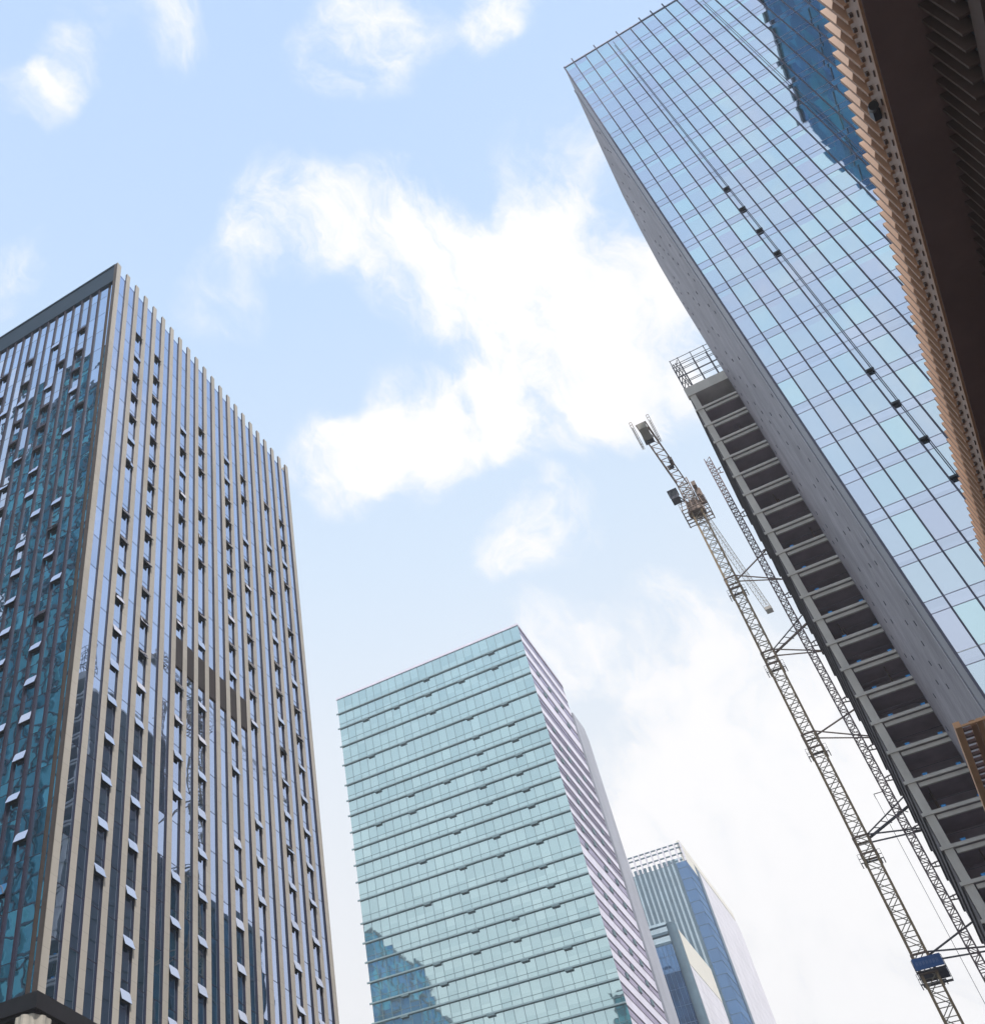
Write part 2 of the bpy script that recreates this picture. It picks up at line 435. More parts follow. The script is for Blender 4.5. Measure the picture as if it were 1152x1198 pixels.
# ------------------------------------------------------------------ left tower: beige fins towards the street
def left_tower():
    XL, YL, YE, XE = -43.0, 45.91, 82.45, -72.0
    ZB, ZT = 29.9, 112.9
    root = empty('office_tower', (XL, YL, 0), 'office tower with beige vertical fins and open windows, at the left edge', 'tower')
    GX = XL - .15                      # glass plane facing the street
    GY = YL + .32                      # glass plane facing the viewer
    bx('core', M['bronze_dark'], root, XE, GX - .1, GY + .1, YE - .1, 0, ZT - 1.6)
    # street side bays
    cs = [46.25 + 1.7025 * i for i in range(22)]
    for i, c in enumerate(cs):
        w = .31 if i else .34
        MB().box(GX - .04, XL - .02, c - w + .015, c + w - .015, ZB, ZT - .05, 1).box(XL - .02, XL, c - w, c + w, ZB, ZT, 0).build('fin', [M['beige'], M['bronze']], root)
        if i < 21:
            n = cs[i + 1]
            b = MB().add([(GX, c + .2, ZB), (GX, n - .2, ZB), (GX, n - .2, ZT - 1.5), (GX, c + .2, ZT - 1.5)], [(0, 1, 2, 3)], 0)
            for k in range(-3, 21):    # floor joints
                z = 100.6 - 3.52 * k
                if ZB < z < ZT - 1.6:
                    b.box(GX, GX + .01, c + .3, n - .3, z - .022, z + .022, 1)
            b.build('glass_bay', [M['L_right'], M['bronze']], root)
    bx('end_pier', M['beige'], root, GX - 2, XL - .05, YE - .42, YE, ZB, ZT)
    for i in range(7, 14):
        p = MB()
        y0, y1 = cs[i] + .31, cs[i + 1] - .31
        for k in range(16):
            z = 62.9 + .21 * k
            p.box(GX + .02, GX + .10, y0, y1, z, z + .16)
        p.box(GX + .005, GX + .02, y0, y1, 62.7, 66.3)
        p.build('louvre_panel', M['louvre'], root)
    # side towards the viewer
    bx('corner_pier', M['bronze_dark'], root, GX - .30, XL - .03, YL, GY + .3, ZB, ZT)
    bx('corner_face', M['beige'], root, XL - .03, XL + .002, YL, cs[0] + .2, ZB, ZT + .02)
    MB().box(XE, GX - .3, YL + .1, GY + .05, 109.6, 113.0).box(XE, GX - .3, YL + .02, YL + .1, 112.8, 113.05).build('roof_band', M['roofband'], root)
    xs = [-44.26 - 1.224 * j for j in range(22)]
    for j, x in enumerate(xs):
        if j:
            bx('side_fin', M['bronze'], root, x - .08, x + .08, YL + .16, GY, ZB, 109.65)
        a, b_ = x, x - 1.224
        q = MB().add([(b_, GY, ZB), (a, GY, ZB), (a, GY, 109.7), (b_, GY, 109.7)], [(0, 1, 2, 3)], 0)
        for k in range(-2, 22):
            z = 100.6 - 3.40 * k
            if ZB < z < 109: q.box(b_ + .09, a - .09, GY - .008, GY, z - .02, z + .02, 1)
        q.build('side_glass_bay', [M['L_left'], M['bronze']], root)
    MB().box(GX - .7, GX - .3, GY - .02, GY, ZB, 109.7).build('side_glass_bay', M['L_left'], root)
    # open awning windows
    def proto(axis, deg=17):
        b = MB()
        h, t, w = .78, R_(deg), (.53 if axis == 'Y' else .52)
        vs = []
        for dz, off in ((0, 0), (1, 1)):
            for s in (-w, w):
                o = math.sin(t) * h * off + .04
                z = -math.cos(t) * h * dz
                vs.append((s, o, z)); vs.append((s, o + .045, z + .01))
        fs = [(1, 5, 7, 3)], [(0, 2, 6, 4), (0, 4, 5, 1), (2, 3, 7, 6), (4, 6, 7, 5), (0, 1, 3, 2)]
        def tr(v): return (v[1], v[0], v[2]) if axis == 'Y' else (v[0], -v[1], v[2])
        flip = axis == 'Y'
        vs = [tr(v) for v in vs]
        b.add(vs, fs[0], 0); b.add(vs, fs[1], 1)
        if axis == 'Y': b.box(.005, .02, -w, w, -.74, .03, 1)
        else: b.box(-w, w, -.02, -.005, -.74, .03, 1)
        return b
    spots = []
    for bay in (2, 4, 7, 9, 12, 14, 17, 19):
        y = (cs[bay] + cs[bay + 1]) / 2
        for k in range(-1, 21):
            z = 104.0 if k < 0 else 99.95 - 3.52 * k
            if bay >= 7 and k < 0: continue
            if 7 <= bay <= 13 and 62.0 < z < 67.4: continue
            if z > ZB + 1.2 and (random.random() > .07): spots.append(('Y', GX + .02, y, z))
    for bay in (2, 5, 8, 11, 14):
        x = xs[bay] - .612
        for k in range(-1, 21):
            z = 103.6 if k < 0 else 99.3 - 3.40 * k
            xx = x + (1.224 if (k + bay) % 7 == 5 else 0)
            if z > ZB + 1.2 and random.random() > .07: spots.append(('X', xx, GY - .03, z))
    spots.sort(key=lambda s: (s[1] ** 2 + s[2] ** 2 + s[3] ** 2))
    protos = {}
    rest = MB()
    mats = [M['pane'], M['opening']]
    for n, (ax, x, y, z) in enumerate(spots):
        if n < 100:
            dg = random.choice((17, 17, 14, 20, 9))
            if (ax, dg) not in protos:
                o = proto(ax, dg).build('awning_window', mats)
                protos[(ax, dg)] = o
            else:
                o = protos[(ax, dg)].copy(); col.objects.link(o)
            o.parent = root
            o.location = (x - XL, y - YL, z)
        else:
            b = proto(ax, random.choice((17, 17, 14, 20, 9)))
            o0 = len(rest.v)
            rest.v += [(v[0] + x, v[1] + y, v[2] + z) for v in b.v]
            rest.f += [tuple(i + o0 for i in f) for f in b.f]
            rest.m += b.m
    tag(rest.build('awning_window_row', mats, root), kind='stuff')
    # entrance canopy and the column under it
    c = MB()
    c.box(XE, XL + .25, YL - .25, YL + .05, 29.0, 29.95)
    c.box(XL - .05, XL + .25, YL + .05, YE, 29.0, 29.95)
    c.box(XE, XL + .05, YL - .05, YE, 28.8, 29.0)
    c.build('canopy', M['canopy_dark'], root)
    ring = []
    cx, cy = XL - .75, YL + .75
    for i in range(40):
        a = 2 * math.pi * i / 40
        rr = 1.0 + (.05 if (i // 2) % 2 else -.03)
        ring.append((cx + rr * math.cos(a) * 1.0, cy + rr * math.sin(a) * 1.0, 0))
    MB().prism(ring, (0, 0, 28.8)).build('column', M['stone_column'], root)
    MB().box(XE, XL - 2.6, YL + 2.2, YL + 2.3, 0, 28.8).box(XL - 2.7, XL - 2.6, YL + 2.3, YE, 0, 28.8).build('lobby_glass', M['shopglass'], root)


left_tower()

# ------------------------------------------------------------------ middle tower: teal glass storeys with ledges
def middle_tower():
    XR, XL, YF, YB = -46.6, -94.0, 194.5, 221.2
    root = empty('glass_tower', (XR, YF, 0), 'teal glass tower with a dark ledge at every storey, in the middle of the row', 'tower')
    zs = [85.92, 83.75, 81.6, 79.02, 76.42, 73.72, 71.68, 69.74, 67.66, 65.6, 63.66, 61.7, 59.65, 57.1, 55.0, 53.0, 50.95, 48.9, 47.0, 45.0, 42.9]
    zs = [1.6 + (z - 1.6) * 2 for z in zs]
    z = zs[-1]
    while z > 6:
        z -= 4.06
        zs.append(z)
    zs.append(0.0)
    bx('core', M['recess'], root, XL + .2, XR - .3, YF + .2, YB - .2, 0, zs[0] - 1)
    pat = {0: [], 2: [6.8, 15, 23.2, 31.6, 39.8], 3: [23.4], 4: [7, 15.2, 31.6, 40], 5: [32, 40.2], 6: [7.5, 32, 40.2], 7: [15, 23.6, 32, 40.2]}
    for k in range(len(zs) - 1):
        zt, zb = zs[k], zs[k + 1]
        b = MB().add([(XL, YF, zb), (XR, YF, zb), (XR, YF, zt), (XL, YF, zt)], [(0, 1, 2, 3)], 0)
        b.add([(XL, YB, zb), (XL, YF, zb), (XL, YF, zt), (XL, YB, zt)], [(0, 1, 2, 3)], 0)
        n = 24
        for i in range(1, n):
            x = XL + (XR - XL) * i / n
            b.box(x - .035, x + .035, YF - .06, YF, zb, zt, 1)
        if k > 0:
            zz = zb + (zt - zb) * .30
            b.box(XL, XR, YF - .04, YF, zz - .035, zz + .035, 1)
        b.build('glass_band', [M['M_front'], M['M_line']], root)
        if k > 0:
            lg = MB().box(XL - .45, XR, YF - .34, YF - .05, zt - .12, zt + .16).build('ledge', M['M_ledge'], root)
        # vents hanging under the ledge
        ps = pat.get(k)
        if ps is None:
            o = random.choice((7.2, 15.2, 6.5))
            ps = [o + 8.2 * j for j in range(5) if o + 8.2 * j < 46 and random.random() > .3]
        if k < 20:
            for p in ps:
                MB().box(XL + p - .75, XL + p + .75, YF - .46, YF - .1, zt - .50, zt - .12).build('vent', M['M_vent'], lg if k else root)
        # side towards the street
        h = zt - zb
        tall = 1 if 3 < k < 12 else 0
        w0, w1 = (zb + h * .28, zt - h * .08) if tall else (zb + h * .42, zt - h * .06)
        bx('side_spandrel', M['M_white'], root, XR - .3, XR, YF + .02, YB, w1, zt + (zb + h * .42 - zb) * .0)
        bx('side_spandrel', M['M_white'], root, XR - .3, XR, YF + .02, YB, zb, w0)
        s = MB().add([(XR - .05, YF + .1, w0), (XR - .05, YB, w0), (XR - .05, YB, w1), (XR - .05, YF + .1, w1)], [(0, 1, 2, 3)], 0)
        rails = [w0 + .15, w1 - .15] + ([(w0 + w1) / 2] if tall else [])
        for zz in rails:
            s.box(XR - .2, XR + .03, YF + .1, YB, zz - .12, zz + .12, 1)
        s.build('strip_window', [M['M_side_glass'], M['M_rail']], root)
        if 2 <= k < 20:
            for q in range(random.choice((0, 2, 3, 3))):
                y = YF + 6 + 7 * q + random.uniform(-2, 2)
                bx('side_vent', M['M_vent'], root, XR - .15, XR + .12, y - .55, y + .55, (w0 + w1) / 2 - .5, (w0 + w1) / 2 + .5)
    MB().box(XL - .2, XR + .1, YF - .2, YF + .1, zs[0], zs[0] + .5).box(XR - .2, XR + .1, YF + .1, YB - .2, zs[0], zs[0] + .5).build('parapet', M['M_white'], root)
    bx('recess_wall', M['recess'], root, XR - 1.5, XR - .5, YB, YB + 2.2, 0, 161.5)
    MB().prism([(XR - .05, YB + 2.2, 0), (XR - .05, YB + 10.6, 0), (XR - .05, YB + 10.6, 160.5), (XR - .05, YB + 9.4, 163.6), (XR - .05, YB + 2.2, 163.9)], (-16, 0, 0)).build('end_wall', M['grey_wall'], root)


middle_tower()

# ------------------------------------------------------------------ two towers behind it
def crown_tower():
    Y1 = 380.0
    X0 = -.151 * Y1
    def Z(f): return 1.6 + f * Y1
    root = empty('crowned_tower', (X0, Y1, 0), 'farthest tower, with an open slatted crown and a long white side wall', 'tower')
    XL = -.235 * Y1
    YB = Y1 * 1.18
    XB = -.160 * Y1
    bx('core', M['N_strip'], root, XL + .5, X0 - .5, Y1 + .5, YB - .5, 0, Z(.53))
    b = MB().add([(XL, Y1, 0), (XB, Y1, 0), (XB, Y1, Z(.532)), (XL, Y1, Z(.532))], [(0, 1, 2, 3)])
    b.build('glass_front', M['N_glass'], root)
    n = 0
    x = XB - .4
    while x > XL:
        bx('vertical_fin', M['N_strip'], root, x - .55, x + .35, Y1 - .55, Y1, 0, Z(.536))
        x -= 1.72
    MB().box(XB, X0, Y1 - .1, Y1 + .2, 0, Z(.532)).box(X0 - .2, X0 + .05, Y1 + .2, Y1 * 1.036, 0, Z(.532)).build('corner_glass', M['N_blue'], root)
    f = MB()
    for k in range(1, 60):
        z = 4.2 * k
        if z > Z(.53): break
        f.box(XB + .1, X0 + .1, Y1 - .18, Y1 - .1, z - .06, z + .06).box(X0 + .05, X0 + .12, Y1 - .1, Y1 * 1.036, z - .06, z + .06)
    f.build('corner_joints', M['N_strip'], root)
    bx('corner_strip', M['recess'], root, X0 - 1, X0 + .25, Y1 * 1.036, Y1 * 1.046, 0, Z(.542))
    MB().prism([(X0, Y1 * 1.046, 0), (X0, YB, 0), (X0, YB, Z(.538)), (X0, YB * .995, Z(.545)), (X0, Y1 * 1.046, Z(.545))], (-20, 0, 0)).build('side_wall', M['N_white'], root)
    bx('cream_parapet', M['N_cream'], root, X0 - 1.0, X0 + .1, Y1 + .3, YB * .99, Z(.5455), Z(.5535))
    bx('cream_parapet', M['N_cream'], root, X0 - 1.0, X0 + .06, Y1 + .3, Y1 * 1.036, Z(.5325), Z(.5452))
    for i in range(16):
        x = XL + (X0 - XL) * i / 15.0
        MB().box(x - .28, x + .28, Y1 - .2, Y1 + .5, Z(.532), Z(.551)).build('crown_post', M['N_white'], root)
    for z in (.5405, .5465, .5505):
        MB().box(XL, X0, Y1 - .05, Y1 + .35, Z(z) - .2, Z(z) + .2).build('crown_beam', M['N_strip'], root)
    bx('crown_box', M['N_glass'], root, X0 - 8, X0 - 1.5, Y1 + 6, Y1 + 14, Z(.532), Z(.545))
    MB().box(X0, X0 + .3, YB * .985, YB * .985 + 1.2, Z(.4), Z(.4) + 1.4).build('wall_light', M['vent'], root)


def cream_tower():
    Y1 = 300.0
    X0 = -.1787 * Y1
    def Z(f): return 1.6 + f * Y1
    root = empty('cream_tower', (X0, Y1, 0), 'blue glass tower with a cream topped white wall, before the crowned tower', 'tower')
    XL = -.23 * Y1
    XP = -.1865 * Y1
    YB = Y1 * 1.1
    bx('core', M['N_strip'], root, XL + .5, X0 - .6, Y1 + .5, YB - .4, 0, Z(.455))
    MB().box(XL, XP, Y1, Y1 + .2, 0, Z(.464)).build('blue_front', M['N_blue'], root)
    MB().box(XL, XP, Y1 + .5, Y1 + .7, Z(.4642), Z(.4815)).build('crown_glass', M['N_glass'], root)
    for i, z in enumerate((.4645, .4735, .482)):
        MB().box(XL, XP, Y1 - .1, Y1 + .8, Z(z) - .35, Z(z) + .35).build('crown_rail', M['N_glass'] if i == 2 else M['N_strip'], root)
    for k in range(1, 40):
        z = 4.3 * k
        if z < Z(.46) and z > Z(.3): MB().box(XL, XP, Y1 - .05, Y1 - .02, z - .06, z + .06).build('floor_joint', M['N_line'], root)
    for i in range(12):
        x = XL + (XP - XL) * i / 11.5
        MB().box(x - .05, x + .05, Y1 - .08, Y1 - .02, 0, Z(.464)).build('mullion', M['N_line'], root)
    ring = []
    cx = (XP + X0) / 2
    r_ = (X0 - XP) / 2
    for i in range(13):
        a = math.pi + math.pi * i / 12
        ring.append((cx + r_ * math.cos(a), Y1 + .4 + r_ * math.sin(a) * .7, 0))
    ring += [(X0, Y1 + 2, 0), (XP, Y1 + 2, 0)]
    MB().prism(ring, (0, 0, Z(.4815))).build('corner_pier', M['N_strip'], root)
    bx('white_wall', M['N_white'], root, X0 - .8, X0, Y1 + 2, YB, 0, Z(.445))
    bx('cream_band', M['N_cream'], root, X0 - .8, X0 + .08, Y1 + 2, YB, Z(.445), Z(.4765))


crown_tower()
cream_tower()

# ------------------------------------------------------------------ right tower
def right_tower():
    X0, Y0, X1, Y1 = 9.07, 69.41, 35.0, 100.0
    ZT = 145.0
    root = empty('skyscraper', (X0, Y0, 0), 'skyscraper of sky blue glass with a grey stone side wall, upper right', 'tower')
    bx('core', M['R_wall'], root, X0 + .6, X1, Y0 + .3, Y1 - .2, 0, ZT - 1.5)
    mx = [X0 + .02] + [10.37 + 1.49 * k for k in range(20)]
    fl = [124.05 - 4.265 * k for k in range(-4, 11)] + [77.27, 71.73 + .0] + [71.73 - 4.265 * k for k in range(1, 17)]
    fl = sorted(set(round(z, 2) for z in fl), reverse=True)
    for i in range(len(mx) - 1):
        a, b = mx[i], mx[i + 1]
        q = MB()
        top = ZT
        for z in fl + [0.0]:
            d = 1.02 if abs(z - 77.27) > .1 else 2.4
            if z == 0:
                q.add([(a, Y0, 0), (b, Y0, 0), (b, Y0, top), (a, Y0, top)], [(0, 1, 2, 3)], 0); break
            if z > ZT: continue
            q.add([(a, Y0, z), (b, Y0, z), (b, Y0, top), (a, Y0, top)], [(0, 1, 2, 3)], 0)
            q.add([(a, Y0, z - d), (b, Y0, z - d), (b, Y0, z), (a, Y0, z)], [(0, 1, 2, 3)], 1)
            top = z - d
        q.build('glass_bay', [M['R_glass'], M['R_spandrel']], root)
    for i, x in enumerate(mx):
        w = .048 if i else .08
        bx('mullion', M['R_mull'], root, x - w, x + w, Y0 - .10, Y0 + .05, 0, ZT + (.0 if i else .1))
        if i in (1, 3, 5, 7, 8, 9, 12):
            bx('roof_spike', M['R_mull'], root, x - .06, x + .06, Y0 - .1, Y0 + .05, ZT, ZT + 1.1)
    for z in fl:
        if z > ZT: continue
        for zz in ([z, z - 1.02] if abs(z - 77.27) > .1 else [z, z - 1.26, z - 2.4]):
            wm = M['white_metal'] if abs(z - 46.14) < .6 and zz == z else M['R_line']
            bx('transom', wm, root, X0 + .1, X1, Y0 - .014, Y0 + .02, zz - .030, zz + .030)
    bx('parapet', M['R_line'], root, X0, X1, Y0 - .1, Y0 + .25, ZT - .12, ZT + .06)
    # pipes of the roof drainage, held off the glass by brackets
    for px, za, zb, zs_ in ((15.33, 52, 143.6, (103, 98.7, 94.4, 90.2, 71.75, 67.5, 63.2, 58.95)), (25.7, 60, 140.6, ())):
        pp = MB().cyl((px, Y0 - .26, za), (px, Y0 - .26, zb), .035, 8).build('pipe', M['R_mull'], root)
        for z in zs_:
            MB().box(px - .5, px + .06, Y0 - .32, Y0 - .05, z - .09, z + .09).build('pipe_bracket', M['vent'], pp)
    # stone side
    prof = [(X0, Y0 + 3.9, 0), (X0, Y1, 0), (X0, Y1, 131), (X0, Y1 - 1.2, 137.5), (X0, Y1 - 4.5, 142.5), (X0, Y1 - 9, 145.4), (X0, Y0 + 3.9, 145.4)]
    MB().prism([(p[0], p[1], p[2]) for p in prof], (.6, 0, 0)).build('side_wall', M['R_wall'], root)
    bx('corner_panel', M['R_strip'], root, X0 + .03, X0 + .6, Y0 + .55, Y0 + 3.6, 0, 145.2)
    bx('corner_bead', M['R_bead'], root, X0 - .06, X0 + .6, Y0 + 3.6, Y0 + 3.9, 0, 145.3)
    bx('corner_recess', M['vent'], root, X0 + .1, X0 + .6, Y0 + .05, Y0 + .55, 0, 145.1)
    dots = MB()
    for k in range(38):
        for j in range(9):
            if random.random() < .5: continue
            y = Y0 + 5.5 + j * 2.7 + (1.35 if k % 2 else 0)
            z = 30 + 3.1 * k
            if y < Y1 - 1 and z < 140 - max(0, (y - 90)) * 1.2:
                dots.box(X0 - .05, X0 + .02, y - .07, y + .07, z - .2, z + .2)
    tag(dots.build('wall_anchor', M['anchor'], root), kind='stuff')


right_tower()

# ------------------------------------------------------------------ unfinished concrete frame
CX, CY, CYB = 4.22, 100.12, 119.4
SL = [108.95 - 3.137 * k for k in range(34)]
def concrete_frame():
    X1 = 26
    root = empty('concrete_frame', (CX, CY, 0), 'unfinished concrete tower of open dark floors behind the grey stone wall', 'building')
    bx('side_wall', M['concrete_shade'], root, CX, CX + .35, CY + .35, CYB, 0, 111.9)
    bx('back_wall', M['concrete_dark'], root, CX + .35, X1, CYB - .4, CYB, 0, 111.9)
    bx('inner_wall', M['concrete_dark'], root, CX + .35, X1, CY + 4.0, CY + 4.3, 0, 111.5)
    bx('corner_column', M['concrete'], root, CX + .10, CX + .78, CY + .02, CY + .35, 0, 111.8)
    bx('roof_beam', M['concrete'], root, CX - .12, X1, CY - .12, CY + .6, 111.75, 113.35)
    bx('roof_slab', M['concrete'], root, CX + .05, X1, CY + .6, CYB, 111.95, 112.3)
    for i, z in enumerate(SL):
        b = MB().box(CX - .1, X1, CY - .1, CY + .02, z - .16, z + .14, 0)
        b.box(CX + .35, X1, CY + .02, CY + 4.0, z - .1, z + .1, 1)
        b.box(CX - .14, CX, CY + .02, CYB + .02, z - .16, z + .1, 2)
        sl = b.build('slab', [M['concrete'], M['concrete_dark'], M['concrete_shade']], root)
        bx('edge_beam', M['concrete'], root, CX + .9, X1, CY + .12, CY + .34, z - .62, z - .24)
    for i in range(0, len(SL) - 1, 1):
        for q in range((i * 7) % 3 if i % 2 else 0):
            px = 5.6 + random.random() * 3
            bx('prop', M['formwork'], root, px, px + .1, CY + 1.6 + q, CY + 1.7 + q, SL[i + 1] + .1, SL[i] - .1)
        if i > 6:
            MB().bar((CX + .9, CY + .05, SL[i] + .95), (X1, CY + .05, SL[i] + .9 - .1 * (i % 2)), .025).build('guard_wire', M['steel'], sl)


concrete_frame()

# edge scaffold on top of it
def scaffold():
    root = empty('scaffold', (CX, CY, 113.4), 'open steel edge scaffold on top of the concrete frame', 'scaffold')
    xs = [4.27, 5.26, 6.87, 8.56, 10.2, 11.8]
    for y in (CY + .1, CY + 1.3):
        for x in xs:
            bx('post', M['steel'], root, x - .045, x + .045, y - .045, y + .045, 113.35, 119.6)
    for z in (114.8, 115.9, 117.4, 118.5, 119.5):
        for y in (CY + .1, CY + 1.3):
            MB().bar((4.2, y, z), (11.9, y, z), .06).build('rail', M['steel'], root)
        MB().bar((4.27, CY + .1, z), (4.27, CY + 1.3, z), .06).build('rail', M['steel'], root)
    b = MB()
    for k in range(5):
        z = 113.5 + k * 1.15
        b.bar((4.35, CY + .1, z), (4.35, CY + 1.3, z + 1.1), .07).bar((4.3, CY + 1.25, z), (5.1, CY + .1, z + 1.1), .08)
    b.bar((4.9, CY + .6, 113.4), (4.45, CY + .3, 119), .09).bar((5.2, CY + .6, 113.4), (4.75, CY + .3, 119), .09)
    b.build('ladder', M['steel'], root)


scaffold()

# blue boxes on the open floors
ords = ['first', 'second', 'third', 'fourth', 'fifth', 'sixth', 'seventh', 'eighth', 'ninth', 'tenth', 'eleventh', 'twelfth', 'thirteenth', 'fourteenth', 'fifteenth', 'sixteenth', 'seventeenth', 'eighteenth', 'nineteenth', 'twentieth', 'twenty-first']
def blue_boxes():
    b0 = None
    n = 0
    for i in range(8, 21):
        for side in (0, 1):
            if side and i < 11: continue
            x = (5.75 + .012 * i) if not side else 8.75 + random.uniform(-.15, .1)
            z = SL[i] + .1
            if b0 is None:
                b = MB().box(-.17, .17, -.12, .12, .02, .27).box(-.19, .19, -.14, .14, .27, .31).box(-.14, -.10, -.1, .1, 0, .02).box(.10, .14, -.1, .1, 0, .02)
                b0 = b.build('blue_box', M['blue_bright'])
                o = b0
            else:
                o = b0.copy(); col.objects.link(o)
            o.location = (x, CY + .16, z)
            n += 1
            if side: lab = 'blue box by the grey wall on the concrete tower, %s open floor from the top' % ords[i]
            else: lab = 'blue box nearer the corner column on the concrete tower, %s open floor from the top' % ords[i]
            tag(o, lab, 'box', 'blue boxes on the open floors')


blue_boxes()

# ------------------------------------------------------------------ tower crane
def lattice(b, x0, x1, y0, y1, z0, z1, step, cw, bw, mc=0, mb=1, style=0):
    for x in (x0, x1):
        for y in (y0, y1):
            b.bar((x, y, z0), (x, y, z1), cw, m=mc)
    n = max(1, round((z1 - z0) / step))
    st = (z1 - z0) / n
    xm, ym = (x0 + x1) / 2, (y0 + y1) / 2
    for k in range(n):
        a, c = z0 + k * st, z0 + (k + 1) * st
        for y in (y0, y1):
            if k % 2: b.bar((x0, y, a), (x1, y, c), bw, m=mb)
            else: b.bar((x1, y, a), (x0, y, c), bw, m=mb)
            b.bar((x0, y, a), (x1, y, a), bw, m=mb)
        for x in (x0, x1):
            if k % 2: b.bar((x, y0, a), (x, y1, c), bw, m=mb)
            else: b.bar((x, y1, a), (x, y0, c), bw, m=mb)
            b.bar((x, y0, a), (x, y1, a), bw, m=mb)


def railing(b, x0, x1, y0, y1, z, h=1.1, m=0, w=.035):
    for zz in (z + h, z + h * .5):
        b.bar((x0, y0, zz), (x1, y0, zz), w, m=m).bar((x0, y1, zz), (x1, y1, zz), w, m=m)
        b.bar((x0, y0, zz), (x0, y1, zz), w, m=m).bar((x1, y0, zz), (x1, y1, zz), w, m=m)
    for x in (x0, x1):
        for y in (y0, (y0 + y1) / 2, y1):
            b.bar((x, y, z), (x, y, z + h), w, m=m)


def crane():
    x0, x1, y0, y1 = -1.72, -.42, 121.0, 122.3
    cx, cy = (x0 + x1) / 2, (y0 + y1) / 2
    root = empty('tower_crane', (cx, cy, 0), 'ochre lattice tower crane tied to the concrete frame, its boom pointing away', 'crane')
    b = MB()
    lattice(b, x0, x1, y0, y1, 0, 113.2, 1.35, .23, .07)
    b.build('mast', [M['crane'], M['crane_brace']], root)
    # tie collars with ladders, walkways and wall struts
    ties = [(100.56, (3.68, 95.63), (3.89, 100.32)), (88.13, (4.09, 84.14), (4.08, 87.9)), (76.13, (4.1, 72.18), (3.9, 75.34)), (63.12, (4.2, 61.04), (4.07, 63.2)), (50.62, (4.21, 48.82), (4.2, 50.91))]
    for i, (z, lo, up) in enumerate(ties):
        c = MB()
        for xx in (x0 - .1, x1 + .1):
            c.bar((xx, y0 - .1, z - 2.1), (xx, y0 - .1, z - .25), .1)
        for zz in (z - .25, z - 2.1):
            c.bar((x0 - .12, y0 - .1, zz), (x1 + .12, y0 - .1, zz), .16).bar((x0 - .12, y1 + .1, zz), (x1 + .12, y1 + .1, zz), .16)
            c.bar((x0 - .1, y0, zz), (x0 - .1, y1, zz), .16).bar((x1 + .1, y0, zz), (x1 + .1, y1, zz), .16)
        c.build('tie_collar', M['crane_rust'], root)
        wk = MB()
        for s in (-1, 1):
            xa = x0 - .45 if s < 0 else x1 + .12
            wk.box(xa, xa + .08, y0 + .1, y1 - .1, z - 3.0, z - 2.95).box(xa + .25, xa + .33, y0 + .1, y1 - .1, z - 3.0, z - 2.95)
            if s > 0: wk.box(x0 - .45, x1 + .45, y0 + .05, y0 + .11, z - 3.0, z - 2.9)
            railing(wk, xa, xa + .33, y0 + .1, y1 - .1, z - 2.95, 1.0, w=.03)
        wk.build('walkway', M['steel'], root)
        for (ex, ez), yy, n in ((lo, 119.2, 0), (lo, 118.3, 1), (up, 118.6, 2)):
            w = .13 if not (n == 2 and i in (1, 3)) else .2
            zs_ = z - (.9 if n == 1 else .2)
            MB().bar((x1 + .1, y0 + .1 + .4 * n, zs_), (4.2, yy, ez - (.75 if n == 1 else 0)), w).build('wall_tie', M['crane_rust'] if i < 3 else M['steel'], root)
        if i in (1, 3):
            t = MB().bar((x1 + .1, y0 + .2, z - .1), (4.2, 117.2, up[1] + .35), .1)
            for k in range(5):
                f = k / 5
                t.bar((x1 + f * 4.4, y0 + .2 - f * 3.6, z - .1 + f * (up[1] + .3 - z)), (x1 + (f + .2) * 4.4, y0 + .9 - (f + .2) * 2.6, z - .2 + (f + .2) * (up[1] - z)), .07)
            t.build('wall_tie', M['steel'], root)
    # slewing unit, cab and machinery deck
    s = MB().cyl((cx, cy, 113.2), (cx, cy, 113.9), 1.15, 20).cyl((cx, cy, 114.0), (cx, cy, 115.1), .95, 20)
    s.build('slewing_ring', M['crane_rust'], root)
    p = MB()
    for k in range(6):
        p.box(cx - 1.75, cx + 1.75, cy - 1.9 + .74 * k, cy - 1.78 + .74 * k, 113.02, 113.1)
    for xx in (cx - 1.7, cx - .85, cx + .8, cx + 1.65):
        p.box(xx, xx + .1, cy - 1.9, cy + 1.92, 112.9, 113.02)
    railing(p, cx - 1.75, cx + 1.75, cy - 1.9, cy + 1.9, 113.08, 1.2, w=.05)
    p.build('slewing_deck', M['crane_rust'], root)
    t = MB()
    lattice(t, cx - .75, cx + .75, cy - .8, cy + .8, 115.1, 119.6, 1.1, .16, .08, 0, 0)
    t.build('tower_head', M['crane_rust'], root)
    cb = MB().box(cx - 2.25, cx - 1.15, cy - 2.4, cy - 1.0, 115.3, 116.9, 0).box(cx - 2.15, cx - 1.25, cy - 2.42, cy - 2.4, 115.8, 116.7, 1).box(cx - 2.27, cx - 2.25, cy - 2.2, cy - 1.2, 115.8, 116.7, 1).box(cx - 2.35, cx - 1.05, cy - 2.5, cy - .9, 116.9, 116.97, 0)
    cb.bar((cx - 1.2, cy - 1.2, 115.4), (cx - .6, cy - .8, 115.4), .15).bar((cx - 1.2, cy - 2.2, 115.4), (cx - .6, cy - .8, 115.2), .12)
    cb.build('cab', [M['steel'], M['vent']], root)
    mc = MB().box(cx + .9, cx + 1.7, cy - 1.0, cy + 1.0, 115.2, 116.3).cyl((cx + 1.3, cy - .8, 116.6), (cx + 1.3, cy + .8, 116.6), .4, 12)
    mc.box(cx + .95, cx + 1.5, cy - 2.1, cy - 1.4, 116.4, 117.2).box(cx + 1.0, cx + 1.4, cy - 1.4, cy - 1.0, 115.2, 117.0)
